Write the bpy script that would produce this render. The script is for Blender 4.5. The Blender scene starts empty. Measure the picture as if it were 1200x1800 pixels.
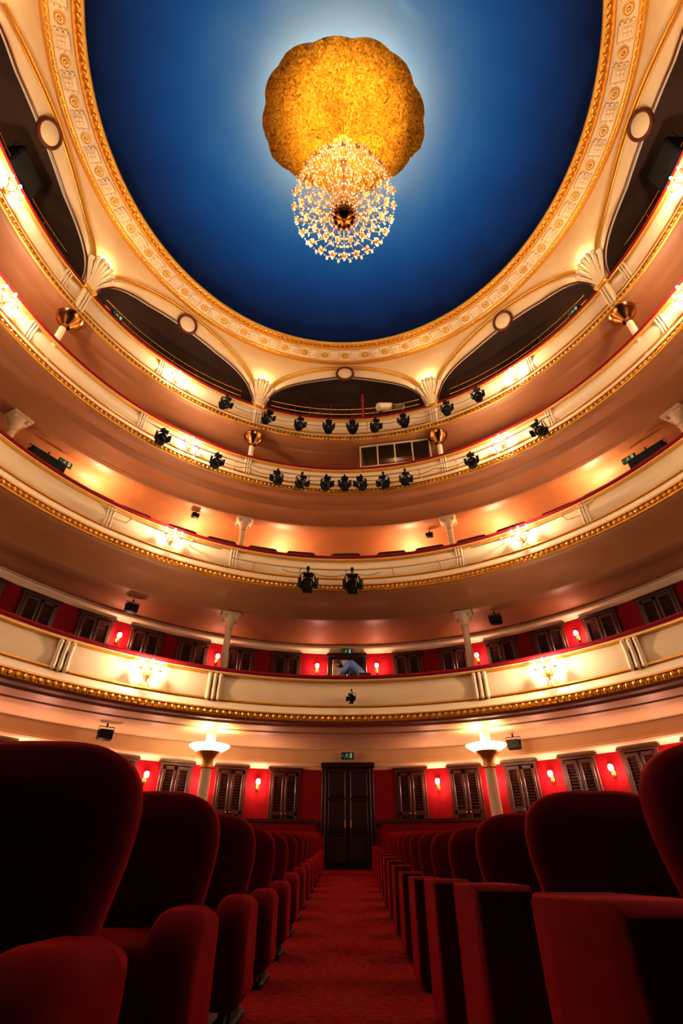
import bpy, math, random
from mathutils import Vector, Matrix, noise
random.seed(4)
sc=bpy.context.scene
rad=math.radians
sin,cos,pi=math.sin,math.cos,math.pi
CY=4.4
ZOFF=0.55
# ------------------------------------------------------------ materials
def mat(name,col,rough=.5,metal=0,col2=None,nscale=8,bump=0,bscale=40,sheen=0,emit=None,estr=0,coat=0,alpha=1,spec=None,trans=0):
    m=bpy.data.materials.new(name); m.use_nodes=True
    nt=m.node_tree; b=nt.nodes['Principled BSDF']
    b.inputs['Base Color'].default_value=(*col,1)
    b.inputs['Roughness'].default_value=rough
    b.inputs['Metallic'].default_value=metal
    tc=nt.nodes.new('ShaderNodeTexCoord')
    if col2:
        n=nt.nodes.new('ShaderNodeTexNoise'); n.inputs['Scale'].default_value=nscale; n.inputs['Detail'].default_value=4
        r=nt.nodes.new('ShaderNodeMix'); r.data_type='RGBA'
        r.inputs['A'].default_value=(*col,1); r.inputs['B'].default_value=(*col2,1)
        nt.links.new(tc.outputs['Object'],n.inputs['Vector']); nt.links.new(n.outputs['Fac'],r.inputs['Factor'])
        nt.links.new(r.outputs['Result'],b.inputs['Base Color'])
    if bump:
        n=nt.nodes.new('ShaderNodeTexNoise'); n.inputs['Scale'].default_value=bscale; n.inputs['Detail'].default_value=3
        bp=nt.nodes.new('ShaderNodeBump'); bp.inputs['Strength'].default_value=bump; bp.inputs['Distance'].default_value=.02
        nt.links.new(tc.outputs['Object'],n.inputs['Vector']); nt.links.new(n.outputs['Fac'],bp.inputs['Height'])
        nt.links.new(bp.outputs['Normal'],b.inputs['Normal'])
    if sheen:
        b.inputs['Sheen Weight'].default_value=sheen; b.inputs['Sheen Roughness'].default_value=.3
        b.inputs['Sheen Tint'].default_value=(1,.04,.03,1)
    if emit: 
        b.inputs['Emission Color'].default_value=(*emit,1); b.inputs['Emission Strength'].default_value=estr
    if coat: b.inputs['Coat Weight'].default_value=coat; b.inputs['Coat Roughness'].default_value=.15
    if spec is not None: b.inputs['Specular IOR Level'].default_value=spec
    if trans: b.inputs['Transmission Weight'].default_value=trans
    if alpha<1: b.inputs['Alpha'].default_value=alpha
    return m
CREAM=mat('cream_plaster',(.71,.53,.32),.5,0,(.65,.46,.26),3,.08,60)
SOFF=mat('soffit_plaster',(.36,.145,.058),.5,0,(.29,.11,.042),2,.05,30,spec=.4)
GOLD=mat('gold_leaf',(.80,.42,.08),.32,.65,(.58,.26,.03),20,.35,55)
PGOLD=mat('pale_gold_leaf',(.80,.50,.18),.4,.45,(.66,.36,.09),20,.3,55)
BRASS=mat('polished_brass',(.42,.20,.06),.22,1,(.30,.13,.03),6)
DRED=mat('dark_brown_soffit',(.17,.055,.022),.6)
WRED=mat('red_wall_fabric',(.32,.003,.010),.7,0,(.20,.002,.006),6,.1,90,spec=.2)
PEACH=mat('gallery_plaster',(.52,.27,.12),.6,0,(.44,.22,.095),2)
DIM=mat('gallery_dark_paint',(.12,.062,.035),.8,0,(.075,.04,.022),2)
VEL=mat('red_velvet',(.17,.0008,.0028),.85,0,(.10,.0005,.0014),30,.06,220,sheen=.8,spec=.06)
VRAIL=mat('rail_velvet',(.22,.003,.005),.8,0,(.15,.002,.003),20,.1,150,sheen=.3,spec=.2)
CARP=mat('red_carpet',(.46,.012,.009),.95,0,(0,0,0),26,.8,120,spec=.1)
FLOORM=mat('dark_floor',(.05,.004,.003),.8,0,(.03,.002,.002),20)
WOOD=mat('dark_polished_wood',(.085,.028,.014),.38,0,(.045,.014,.007),14,.1,30,coat=.15)
DWOOD=mat('dark_door_wood',(.035,.010,.006),.4,0,(.02,.006,.004),14,.1,30)
BLACK=mat('black_metal',(.006,.006,.006),.6,0,bump=.1,spec=.2)
DKG=mat('cast_iron',(.01,.014,.012),.5,.4,bump=.2)
LENS=mat('lens_glass',(.02,.02,.02),.15,0,spec=.4)
STEEL=mat('painted_pipe',(.58,.40,.22),.4,.2,bump=.05)
WHITE=mat('white_plaster',(.74,.55,.34),.5,0,(.68,.48,.29),5,.1,80)
TCOL=mat('column_plaster',(.56,.38,.22),.5,0,(.50,.33,.18),5,.1,80)
BULB=mat('lit_bulb',(1,.8,.5),.3,0,emit=(1,.82,.6),estr=80)
BULBC=mat('chandelier_bulb',(1,.85,.6),.3,0,emit=(1,.80,.50),estr=30)
SHADE=mat('glowing_shade',(1,.8,.7),.3,0,emit=(1,.58,.46),estr=11)
BOWL=mat('lit_bowl_glass',(1,.9,.8),.3,0,emit=(1,.72,.45),estr=2.5)
CRYS=mat('crystal',(.95,.80,.58),.07,.2,coat=1,emit=(1,.70,.36),estr=.32)  # faint emission imitates light caught in the crystal drops
BLUEBOX=mat('blue_shirt',(.16,.24,.50),.8,0,(.12,.19,.42),20,.2,60)
SKIN=mat('skin',(.55,.30,.2),.55,0,(.5,.26,.17),30)
HAIR=mat('hair',(.05,.03,.02),.6,bump=.4)
TROU=mat('trousers',(.03,.03,.04),.8,bump=.1)
GREEN=mat('sign_green',(.0,.06,.035),.4,0,emit=(0,.2,.1),estr=.05)
SIGNW=mat('sign_white',(.35,.58,.46),.4,0,emit=(.6,1,.8),estr=.12)
GLASS=mat('booth_glass',(.015,.01,.006),.1,0,alpha=.3,spec=.3)
RPOST=mat('red_paint',(.35,.02,.015),.35)
OCR=mat('oculus_brown',(.10,.02,.012),.35)
MIR=mat('light_panel',(.8,.6,.4),.4)
# dome paint : blue, lamp halo and its falloff to the rim painted in
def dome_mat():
    m=bpy.data.materials.new('dome_blue_painted_halo'); m.use_nodes=True
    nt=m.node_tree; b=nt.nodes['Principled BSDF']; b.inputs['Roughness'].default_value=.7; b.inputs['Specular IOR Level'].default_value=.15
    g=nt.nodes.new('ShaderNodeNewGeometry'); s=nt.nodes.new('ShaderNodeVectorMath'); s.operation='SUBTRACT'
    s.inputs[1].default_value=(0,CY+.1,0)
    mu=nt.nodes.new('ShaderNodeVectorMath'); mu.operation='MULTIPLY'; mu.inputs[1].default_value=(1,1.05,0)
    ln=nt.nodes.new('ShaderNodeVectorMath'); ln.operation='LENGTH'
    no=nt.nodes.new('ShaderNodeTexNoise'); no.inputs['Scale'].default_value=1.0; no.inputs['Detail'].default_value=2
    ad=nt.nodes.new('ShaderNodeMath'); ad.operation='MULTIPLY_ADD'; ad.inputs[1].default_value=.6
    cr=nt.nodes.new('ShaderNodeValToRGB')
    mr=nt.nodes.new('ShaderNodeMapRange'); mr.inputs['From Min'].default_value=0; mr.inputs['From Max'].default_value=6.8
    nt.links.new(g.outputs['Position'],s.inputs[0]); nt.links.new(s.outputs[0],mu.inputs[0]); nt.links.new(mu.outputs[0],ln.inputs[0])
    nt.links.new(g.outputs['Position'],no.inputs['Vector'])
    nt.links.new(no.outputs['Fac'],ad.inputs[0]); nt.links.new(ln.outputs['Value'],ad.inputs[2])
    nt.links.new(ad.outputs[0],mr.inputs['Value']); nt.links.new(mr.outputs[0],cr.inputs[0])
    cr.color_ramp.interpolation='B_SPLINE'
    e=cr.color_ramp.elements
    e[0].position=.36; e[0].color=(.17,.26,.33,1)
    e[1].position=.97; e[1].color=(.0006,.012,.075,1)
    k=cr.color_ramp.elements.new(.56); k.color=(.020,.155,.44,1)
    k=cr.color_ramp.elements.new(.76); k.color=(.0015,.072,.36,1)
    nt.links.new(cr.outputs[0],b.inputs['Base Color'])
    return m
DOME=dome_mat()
def foil_mat():
    m=bpy.data.materials.new('crumpled_gold_foil'); m.use_nodes=True
    nt=m.node_tree; b=nt.nodes['Principled BSDF']; b.inputs['Roughness'].default_value=.4; b.inputs['Metallic'].default_value=.3
    tc=nt.nodes.new('ShaderNodeTexCoord')
    n=nt.nodes.new('ShaderNodeTexNoise'); n.inputs['Scale'].default_value=5.5; n.inputs['Detail'].default_value=8; n.inputs['Distortion'].default_value=3; n.inputs['Roughness'].default_value=.75
    cr=nt.nodes.new('ShaderNodeValToRGB'); e=cr.color_ramp.elements  # ramp paints shaded creases and bright ridges into the gold
    e[0].position=.38; e[0].color=(.20,.05,.001,1); e[1].position=.66; e[1].color=(1,.68,.12,1)
    k=cr.color_ramp.elements.new(.46); k.color=(.62,.25,.006,1)
    k=cr.color_ramp.elements.new(.54); k.color=(1,.46,.02,1)
    bp=nt.nodes.new('ShaderNodeBump'); bp.inputs['Strength'].default_value=1; bp.inputs['Distance'].default_value=.3
    nt.links.new(tc.outputs['Object'],n.inputs['Vector'])
    nt.links.new(n.outputs['Fac'],cr.inputs[0]); nt.links.new(cr.outputs[0],b.inputs['Base Color'])
    nt.links.new(n.outputs['Fac'],bp.inputs['Height']); nt.links.new(bp.outputs['Normal'],b.inputs['Normal'])
    return m
FOIL=foil_mat()
# ------------------------------------------------------------ mesh builder
class G:
    def __init__(s): s.v=[]; s.f=[]; s.mi=[]; s.M=Matrix(); s.cur=0
    def add(s,vs,fs):
        b=len(s.v)
        s.v+= [tuple(s.M@Vector(p)) for p in vs]
        s.f+= [tuple(b+i for i in f) for f in fs]; s.mi+=[s.cur]*len(fs)
    def box(s,cx,cy,cz,sx,sy,sz,bev=None):
        b=min(sx,sy,sz)*.18 if bev is None else bev
        def ring(ix,iy,z):
            x=sx/2-ix; y=sy/2-iy
            c=b
            return [(cx-x+c,cy-y,z),(cx+x-c,cy-y,z),(cx+x,cy-y+c,z),(cx+x,cy+y-c,z),(cx+x-c,cy+y,z),(cx-x+c,cy+y,z),(cx-x,cy+y-c,z),(cx-x,cy-y+c,z)]
        z0=cz-sz/2; z1=cz+sz/2
        s.loft([ring(b,b,z0),ring(0,0,z0+b),ring(0,0,z1-b),ring(b,b,z1)],True,True)
    def loft(s,loops,c0=False,c1=False,closed=True):
        n=len(loops[0]); vs=[p for l in loops for p in l]; fs=[]
        for i in range(len(loops)-1):
            for j in range(n if closed else n-1):
                k=(j+1)%n; fs.append((i*n+j,i*n+k,(i+1)*n+k,(i+1)*n+j))
        if c0: fs.append(tuple(range(n))[::-1])
        if c1: fs.append(tuple(range((len(loops)-1)*n,len(loops)*n)))
        s.add(vs,fs)
    def lathe(s,prof,n=24,c=(0,0),cap=True):
        s.loft([[(c[0]+r*cos(2*pi*i/n),c[1]+r*sin(2*pi*i/n),z) for i in range(n)] for r,z in prof],cap,cap)
    def tube(s,pts,r,n=8,closed=False,cap=True,flat=1):
        pts=[Vector(p) for p in pts]; m=len(pts); loops=[]; up=None
        for i,p in enumerate(pts):
            a=pts[(i-1)%m] if (closed or i>0) else p; b=pts[(i+1)%m] if (closed or i<m-1) else p
            t=(b-a).normalized()
            if up is None:
                up=Vector((0,0,1)) if abs(t.z)<.9 else Vector((0,1,0))
            x=t.cross(up)
            if x.length<1e-4: x=t.cross(Vector((1,0,0)))
            x.normalize(); y=x.cross(t).normalized(); up=y
            rr=r[i] if isinstance(r,(list,tuple)) else r
            loops.append([tuple(p+x*rr*cos(2*pi*k/n)+y*rr*flat*sin(2*pi*k/n)) for k in range(n)])
        if closed: loops.append(loops[0])
        s.loft(loops,cap and not closed,cap and not closed)
    def ell(s,c,r,nu=10,nv=6):
        loops=[]
        for j in range(nv+1):
            a=-pi/2+pi*j/nv; a=max(-pi/2+.02,min(pi/2-.02,a))
            loops.append([(c[0]+r[0]*cos(a)*cos(2*pi*i/nu),c[1]+r[1]*cos(a)*sin(2*pi*i/nu),c[2]+r[2]*sin(a)) for i in range(nu)])
        s.loft(loops,True,True)
    def pillow(s,outl,loops,fm,bulge=(0,0)):
        n=len(outl)
        area=sum(outl[i-1][0]*outl[i][1]-outl[i][0]*outl[i-1][1] for i in range(n))
        if area<0: outl=outl[::-1]
        cx=sum(p[0] for p in outl)/n; cy=sum(p[1] for p in outl)/n
        nr=[]
        for i in range(n):
            a=Vector(outl[i-1]); b=Vector(outl[(i+1)%n]); t=(b-a).normalized(); nr.append((t.y,-t.x))
        L=[]
        def loop(ins,w,sc_=1): return [fm(cx+(p[0]-q[0]*ins-cx)*sc_,cy+(p[1]-q[1]*ins-cy)*sc_,w) for p,q in zip(outl,nr)]
        i0,w0=loops[0]; i1,w1=loops[-1]
        L.append(loop(i0,w0-bulge[0],.15)); L.append(loop(i0,w0-bulge[0]*.75,.6))
        for i,w in loops: L.append(loop(i,w))
        L.append(loop(i1,w1+bulge[1]*.75,.6)); L.append(loop(i1,w1+bulge[1],.15))
        s.loft(L,True,True)
    def mesh(s,name,mats,smooth=True,ang=38):
        me=bpy.data.meshes.new(name); me.from_pydata(s.v,[],s.f)
        if not isinstance(mats,(list,tuple)): mats=[mats]
        for m in mats: me.materials.append(m)
        if len(mats)>1: me.polygons.foreach_set('material_index',s.mi)
        if smooth:
            me.polygons.foreach_set('use_smooth',[True]*len(me.polygons))
            me.update(); me.set_sharp_from_angle(angle=rad(ang))
        me.update()
        return me
def link(o): sc.collection.objects.link(o); return o
def top(name,label,cat,loc=(0,0,0),rot=0,mesh=None,group=None,kind=None):
    o=bpy.data.objects.new(name,mesh); link(o)
    o.location=loc; o.rotation_euler=(0,0,rot)
    if mesh is None: o.empty_display_size=.1
    if label: o['label']=label
    if cat: o['category']=cat
    if group: o['group']=group
    if kind: o['kind']=kind
    return o
def child(par,name,data,M=None,label=None,kind=None):
    o=bpy.data.objects.new(name,data); link(o); o.parent=par
    if M is not None: o.matrix_local=M
    if label: o['label']=label
    if kind: o['kind']=kind
    if name in('crystal_drops','beading'): o['kind']='stuff'
    return o
def place(T,loc,rot=0,label=None,group=None,scale=1,skip=()):
    r=top(T['name'],label or T['label'],T['cat'],loc,rot,group=group)
    r.scale=(scale,)*3
    for p in T['parts']:
        if p[0] in skip: continue
        c=child(r,p[0],p[1],p[2] if len(p)>2 else None)
        if len(p)>3:
            for q in p[3]: child(c,q[0],q[1],q[2] if len(q)>2 else None)
    return r
def T_(x,y,z): return Matrix.Translation((x,y,z))
def plight(name,e,col=(1,.70,.40),r=.05):
    l=bpy.data.lights.new(name,'POINT'); l.energy=e; l.color=col; l.shadow_soft_size=r; return l
# ------------------------------------------------------------ plan curves
LV={1:(7.14,4.86),2:(7.49,4.51),3:(7.75,4.25),4:(7.72,4.28)}
def Rf(l,t):
    R,yc=LV[l]; d=yc-CY; return d*cos(t)+math.sqrt(R*R-(d*sin(t))**2)
def Rw(t,a=9.7,b=10.9): return 1/math.sqrt((sin(t)/a)**2+(cos(t)/b)**2)
def P(t,r,h): return (r*sin(t),CY+r*cos(t),h)
TH=rad(118)
def ths(a,b,n): return [a+(b-a)*i/n for i in range(n+1)]
def sweep(g,l,prof,t0=-TH,t1=TH,n=150,cap=False,closed=False):
    loops=[]
    for t in ths(t0,t1,n):
        f=Rf(l,t) if l else 0; w=Rw(t)
        loops.append([P(t,f*(1-k)+w*k+o,h) for k,o,h in prof])
    m=len(prof)
    vs=[p for L in loops for p in L]; fs=[]
    for i in range(len(loops)-1):
        for j in range(m if closed else m-1):
            k=(j+1)%m
            fs.append((i*m+j,i*m+k,(i+1)*m+k,(i+1)*m+j))
    if cap: fs.append(tuple(range(m))); fs.append(tuple(range(len(vs)-m,len(vs))))
    g.add(vs,fs)
# ------------------------------------------------------------ floor
def fl(d): return -.55 if d<4.5 else -.55+(d-4.5)*.0509
g=G()
ys=[-3,0,4.5,8,12,15.5]
vs=[(x,y,fl(y)) for y in ys for x in (-10,10)]
g.add(vs,[(2*i,2*i+1,2*i+3,2*i+2) for i in range(len(ys)-1)])
top('floor','dark raked stalls floor','floor',mesh=g.mesh('floor',FLOORM),kind='structure')
g=G()
ys=[-2+.5*i for i in range(35)]; ys=[y for y in ys if y<15.1]+[15.15]
L=[]
for y in ys: L.append([(-.60,y,fl(y)-.002),(-.60,y,fl(y)+.012),(.60,y,fl(y)+.012),(.60,y,fl(y)-.002)])
g.loft(L,True,True)
top('aisle_carpet','long red carpet runner down the centre aisle','carpet',mesh=g.mesh('aisle_carpet',CARP))
# ------------------------------------------------------------ wall_back
g=G()
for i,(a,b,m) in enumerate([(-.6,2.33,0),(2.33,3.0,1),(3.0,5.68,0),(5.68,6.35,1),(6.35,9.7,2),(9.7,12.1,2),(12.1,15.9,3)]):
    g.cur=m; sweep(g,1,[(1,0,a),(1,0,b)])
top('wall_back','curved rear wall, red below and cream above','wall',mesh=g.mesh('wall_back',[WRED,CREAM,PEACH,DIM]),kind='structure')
for i,h in enumerate((2.33,5.68)):
    g=G(); sweep(g,1,[(1,0,h-.08),(1,-.03,h-.07),(1,-.05,h-.02),(1,-.13,h+.03),(1,-.14,h+.07),(1,-.02,h+.10),(1,0,h+.16)])
    top('trim_%d'%(i+1),'cream cornice above the red wall','trim',mesh=g.mesh('cornice',WHITE),kind='structure')
g=G(); sweep(g,1,[(1,0,.95),(1,-.05,.96),(1,-.05,1.03),(1,0,1.05)])
top('trim_3','dark wooden dado rail on the red wall','trim',mesh=g.mesh('dado',WOOD),kind='structure')
# ------------------------------------------------------------ balconies
LEV={1:dict(Hr=3.82,Hm=3.02,Hs=2.85,slab=3.0,egg=.14),
     2:dict(Hr=7.24,Hm=6.44,Hs=5.95,slab=6.35,egg=.125),
     3:dict(Hr=10.63,Hm=9.82,Hs=9.25,slab=9.7,egg=.125),
     4:dict(Hr=13.03,Hm=12.16,Hs=11.7,slab=12.1,egg=.125)}
names={1:'first',2:'second',3:'third',4:'top'}
for l,d in LEV.items():
    Hr,Hm,Hs,sl=d['Hr'],d['Hm'],d['Hs'],d['slab']
    B=top('balcony','curved cream and gold horseshoe balcony, %s tier'%names[l],'balcony',(0,0,0),group='theatre balconies')
    g=G()
    prof=[(0,.24,sl),(0,.24,Hr-.06),(0,-.03,Hr-.06),(0,-.07,Hr-.09),(0,-.06,Hr-.115),(0,-.01,Hr-.14),(0,0,Hr-.16)]
    for i in range(1,8):
        k=i/8; prof.append((0,-.05*sin(pi*k)*(1 if l>1 else .5),Hr-.16+(Hm+.07-Hr+.16)*k))
    prof+=[(0,0,Hm+.07),(0,-.04,Hm+.05),(0,-.05,Hm+.02),(0,-.08,Hm-.02)]
    if l==1: prof+=[(0,-.09,Hm-.06),(0,-.12,Hm-.09),(0,-.12,Hm-.12)]
    else: prof+=[(0,-.09,Hm-.07),(0,-.12,Hm-.10),(0,-.12,Hm-.15)]
    sweep(g,l,prof); child(B,'parapet',g.mesh('parapet',CREAM))
    g=G()
    if l==1: gp=[(0,-.11,Hm-.11),(0,-.15,Hm-.12),(0,-.15,Hm-.14),(0,-.11,Hm-.15),(0,-.13,Hm-.25),(0,-.16,Hm-.26),(0,-.15,Hm-.28),(0,-.11,Hm-.29)]; bh=Hm-.20; eb=.05
    else: gp=[(0,-.11,Hm-.13),(0,-.15,Hm-.15),(0,-.15,Hm-.17),(0,-.11,Hm-.18),(0,-.14,Hm-.31),(0,-.19,Hm-.33),(0,-.18,Hm-.36),(0,-.14,Hm-.37)]; bh=Hm-.245; eb=.055
    sweep(g,l,gp)
    sp=d['egg']; nn=int(7.4*2*TH/sp)
    for i in range(nn):
        t=-TH+2*TH*(i+.5)/nn
        r=Rf(l,t)-.14
        g.M=Matrix.Translation(P(t,r,bh))@Matrix.Rotation(-t,4,'Z')
        g.ell((0,0,0),(.042,.035,eb),7,5)
        g.ell((sp/2,-.005,-.01),(.010,.022,.05),4,3)
    g.M=Matrix()
    child(B,'gold_moulding',g.mesh('gold_moulding',GOLD))
    g=G()
    sweep(g,l,[(0,-.055,Hr-.105),(0,-.085,Hr-.115),(0,-.085,Hr-.14),(0,-.02,Hr-.165)])
    sweep(g,l,[(0,-.02,Hm+.13),(0,-.05,Hm+.12),(0,-.055,Hm+.09),(0,-.01,Hm+.075)])
    child(B,'gold_line',g.mesh('gold_line',GOLD))
    g=G(); sweep(g,l,[(0,.30,Hr-.08),(0,.30,Hr-.01),(0,.24,Hr+.03),(0,0,Hr+.03),(0,-.07,Hr+.01),(0,-.09,Hr-.03),(0,-.07,Hr-.07),(0,-.03,Hr-.08)],cap=True,closed=True)
    child(B,'velvet_rail',g.mesh('velvet_rail',VRAIL))
    g=G()
    b0=gp[-1][2]
    if l==1:
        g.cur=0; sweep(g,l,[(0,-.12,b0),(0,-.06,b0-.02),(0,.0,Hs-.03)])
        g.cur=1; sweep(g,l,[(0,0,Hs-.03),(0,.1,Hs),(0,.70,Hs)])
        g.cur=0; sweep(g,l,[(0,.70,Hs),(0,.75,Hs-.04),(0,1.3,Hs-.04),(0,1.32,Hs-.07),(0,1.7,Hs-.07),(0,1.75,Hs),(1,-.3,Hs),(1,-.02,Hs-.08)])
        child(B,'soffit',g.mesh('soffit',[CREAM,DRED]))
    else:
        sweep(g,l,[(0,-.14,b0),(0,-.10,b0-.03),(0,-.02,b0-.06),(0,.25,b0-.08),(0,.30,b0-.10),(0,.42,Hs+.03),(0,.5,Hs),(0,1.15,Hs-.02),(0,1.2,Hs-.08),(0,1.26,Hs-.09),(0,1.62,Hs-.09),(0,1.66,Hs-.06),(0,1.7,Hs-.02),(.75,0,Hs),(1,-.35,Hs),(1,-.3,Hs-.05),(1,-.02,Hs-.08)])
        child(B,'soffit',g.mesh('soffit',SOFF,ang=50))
    g=G(); sweep(g,l,[(0,.24,sl),(1,-.01,sl)])
    child(B,'floor_slab',g.mesh('floor_slab',FLOORM))
    g=G()
    z0=Hm+.06; z1=Hr-.15
    bs=1 if l==1 else .6
    for x in (-.12,0,.12):
        x*=bs
        g.tube([(x,-.0,z0),(x,-.055*bs,z0+.04),(x,-.07*bs,z0+.12),(x,-.06*bs,(z0+z1)/2),(x,-.08*bs,z1-.1),(x,-.09*bs,z1-.03),(x,-.05*bs,z1)],[q*bs for q in (.02,.045,.05,.04,.045,.05,.03)],8)
        g.ell((x,-.09*bs,z1-.05),(.05*bs,.05*bs,.05*bs),8,6)
        g.ell((x,-.07*bs,z0+.06),(.045*bs,.045*bs,.06*bs),8,6)
    br=g.mesh('bracket',CREAM)
    for td in (-99,-74,-49,-24,24,49,74,99):
        t=rad(td); x,y,z=P(t,Rf(l,t),0)
        child(B,'bracket',br,T_(x,y,0)@Matrix.Rotation(-t,4,'Z'))
# ------------------------------------------------------------ dome, frieze
g=G()
NR=40; NT=128; DR=6.44; DH=15.95; DA=2.75
loops=[]
for j in range(NR+1):
    r=DR*sin(pi/2*(1-j/NR)); r=max(r,.01)
    h=DH+DA*max(0,1-(r/DR)**2)**.6
    loops.append([P(2*pi*i/NT,r,h) for i in range(NT)])
g.loft(loops,False,True)
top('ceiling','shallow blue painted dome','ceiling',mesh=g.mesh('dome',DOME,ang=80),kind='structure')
g=G()
loops=[[P(2*pi*i/NT,r,15.86) for i in range(NT)] for r in (7.3,11)]
g.loft(loops)
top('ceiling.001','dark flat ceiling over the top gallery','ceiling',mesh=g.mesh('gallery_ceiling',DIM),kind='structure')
F=top('dome_frieze','ornate gold and cream ring framing the dome','frieze')
def ring(prof,m,nm):
    g=G(); g.loft([[P(2*pi*i/160,r,h) for i in range(160)] for r,h in prof]); return child(F,nm,g.mesh(nm,m,ang=60))
ring([(6.44,15.97),(6.40,15.93),(6.39,15.88),(6.42,15.83),(6.48,15.80),(6.54,15.83),(6.56,15.86),(6.58,15.80),(6.62,15.77),(6.66,15.79),(6.67,15.84)],GOLD,'gold_ring')
ring([(6.66,15.86),(6.68,15.84),(7.16,15.80),(7.17,15.84)],CREAM,'cream_band')
ring([(7.14,15.83),(7.13,15.77),(7.17,15.74),(7.22,15.76),(7.24,15.80),(7.32,15.79),(7.36,15.84)],GOLD,'outer_bead')
g=G(); 
nb=240
for i in range(nb):
    p=P(2*pi*i/nb,6.50,15.79); g.ell(p,(.05,.05,.04),6,4)
for i in range(300):
    p=P(2*pi*i/300,7.19,15.745); g.ell(p,(.045,.045,.03),5,3)
child(F,'beading',g.mesh('beading',GOLD))
g=G()
for i in range(10):
    a=2*pi*i/10; g.ell((.07*cos(a),.07*sin(a),-.01),(.035,.035,.025),6,4)
g.lathe([(.13,.01),(.13,-.010),(.117,-.014),(.107,.005)],20); g.ell((0,0,-.02),(.04,.04,.035),8,5)
ros=g.mesh('rosette',PGOLD)
g=G(); g.box(0,0,-.005,.30,.36,.05); g.box(0,0,-.03,.22,.28,.03)
for a in range(4):
    g.ell((.06*cos(a*pi/2+pi/4),.07*sin(a*pi/2+pi/4),-.05),(.055,.06,.03),6,4)
for sx in (-1,1):
    for k in (-1,0,1): g.ell((sx*.18,k*.12,-.01),(.04,.05,.04),6,4)
pla=g.mesh('relief_plaque',WHITE)
NP=56
for i in range(NP):
    for k,(nm,me) in enumerate((('rosette',ros),('relief_plaque',pla))):
        t=2*pi*(i+.5*k)/NP
        if abs((t+pi)%(2*pi)-pi)>rad(125): continue
        x,y,z=P(t,6.92,15.81)
        child(F,nm,me,T_(x,y,z)@Matrix.Rotation(-t,4,'Z'))
# medallion disc
g=G(); loops=[]; NA=260; ND=60
def edge(a):
    return 1+.035*abs(sin(a*6.5))+.03*sin(2*a+1)+.02*sin(5*a+.5)
def mp(a,k):
    e=edge(a)*k; x=2.22*e*cos(a); y=4.52+1.82*e*sin(a)
    n=abs(noise.noise(Vector((x*4,y*4,0))))*-.16+abs(noise.noise(Vector((x*8,y*8,3))))*-.12+noise.noise(Vector((x*16,y*16,3)))*.05
    return (x,y,17.28+n+.04*k**6)
for j in range(ND+1):
    k=max(.01,j/ND); loops.append([mp(2*pi*i/NA,k) for i in range(NA)])
loops.append([(p[0]*.99,4.52+(p[1]-4.52)*.99,17.44) for p in loops[-1]])
loops.append([(p[0]*.02,4.52+(p[1]-4.52)*.02,17.44) for p in loops[-1]])
g.loft(loops,True,True)
top('ceiling_medallion','scalloped crumpled gold foil disc below the dome','ceiling medallion',mesh=g.mesh('medallion',FOIL,ang=50))
for i in range(12):
    a=2*pi*(i+.5)/12
    l=bpy.data.lights.new('cove_light','POINT'); l.energy=28; l.color=(1,.94,.86); l.shadow_soft_size=.2
    o=top('cove_lamp','small hidden lamp above the gold medallion','lamp',(1.5*cos(a),4.52+1.22*sin(a),17.6),group='cove lamps')
    g=G(); g.lathe([(.06,-.12),(.07,-.1),(.07,-.04),(.03,-.02)],12)
    child(o,'lamp_body',g.mesh('lamp_body',BLACK)); child(o,'lamp_light',l,T_(0,0,.16))
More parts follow.
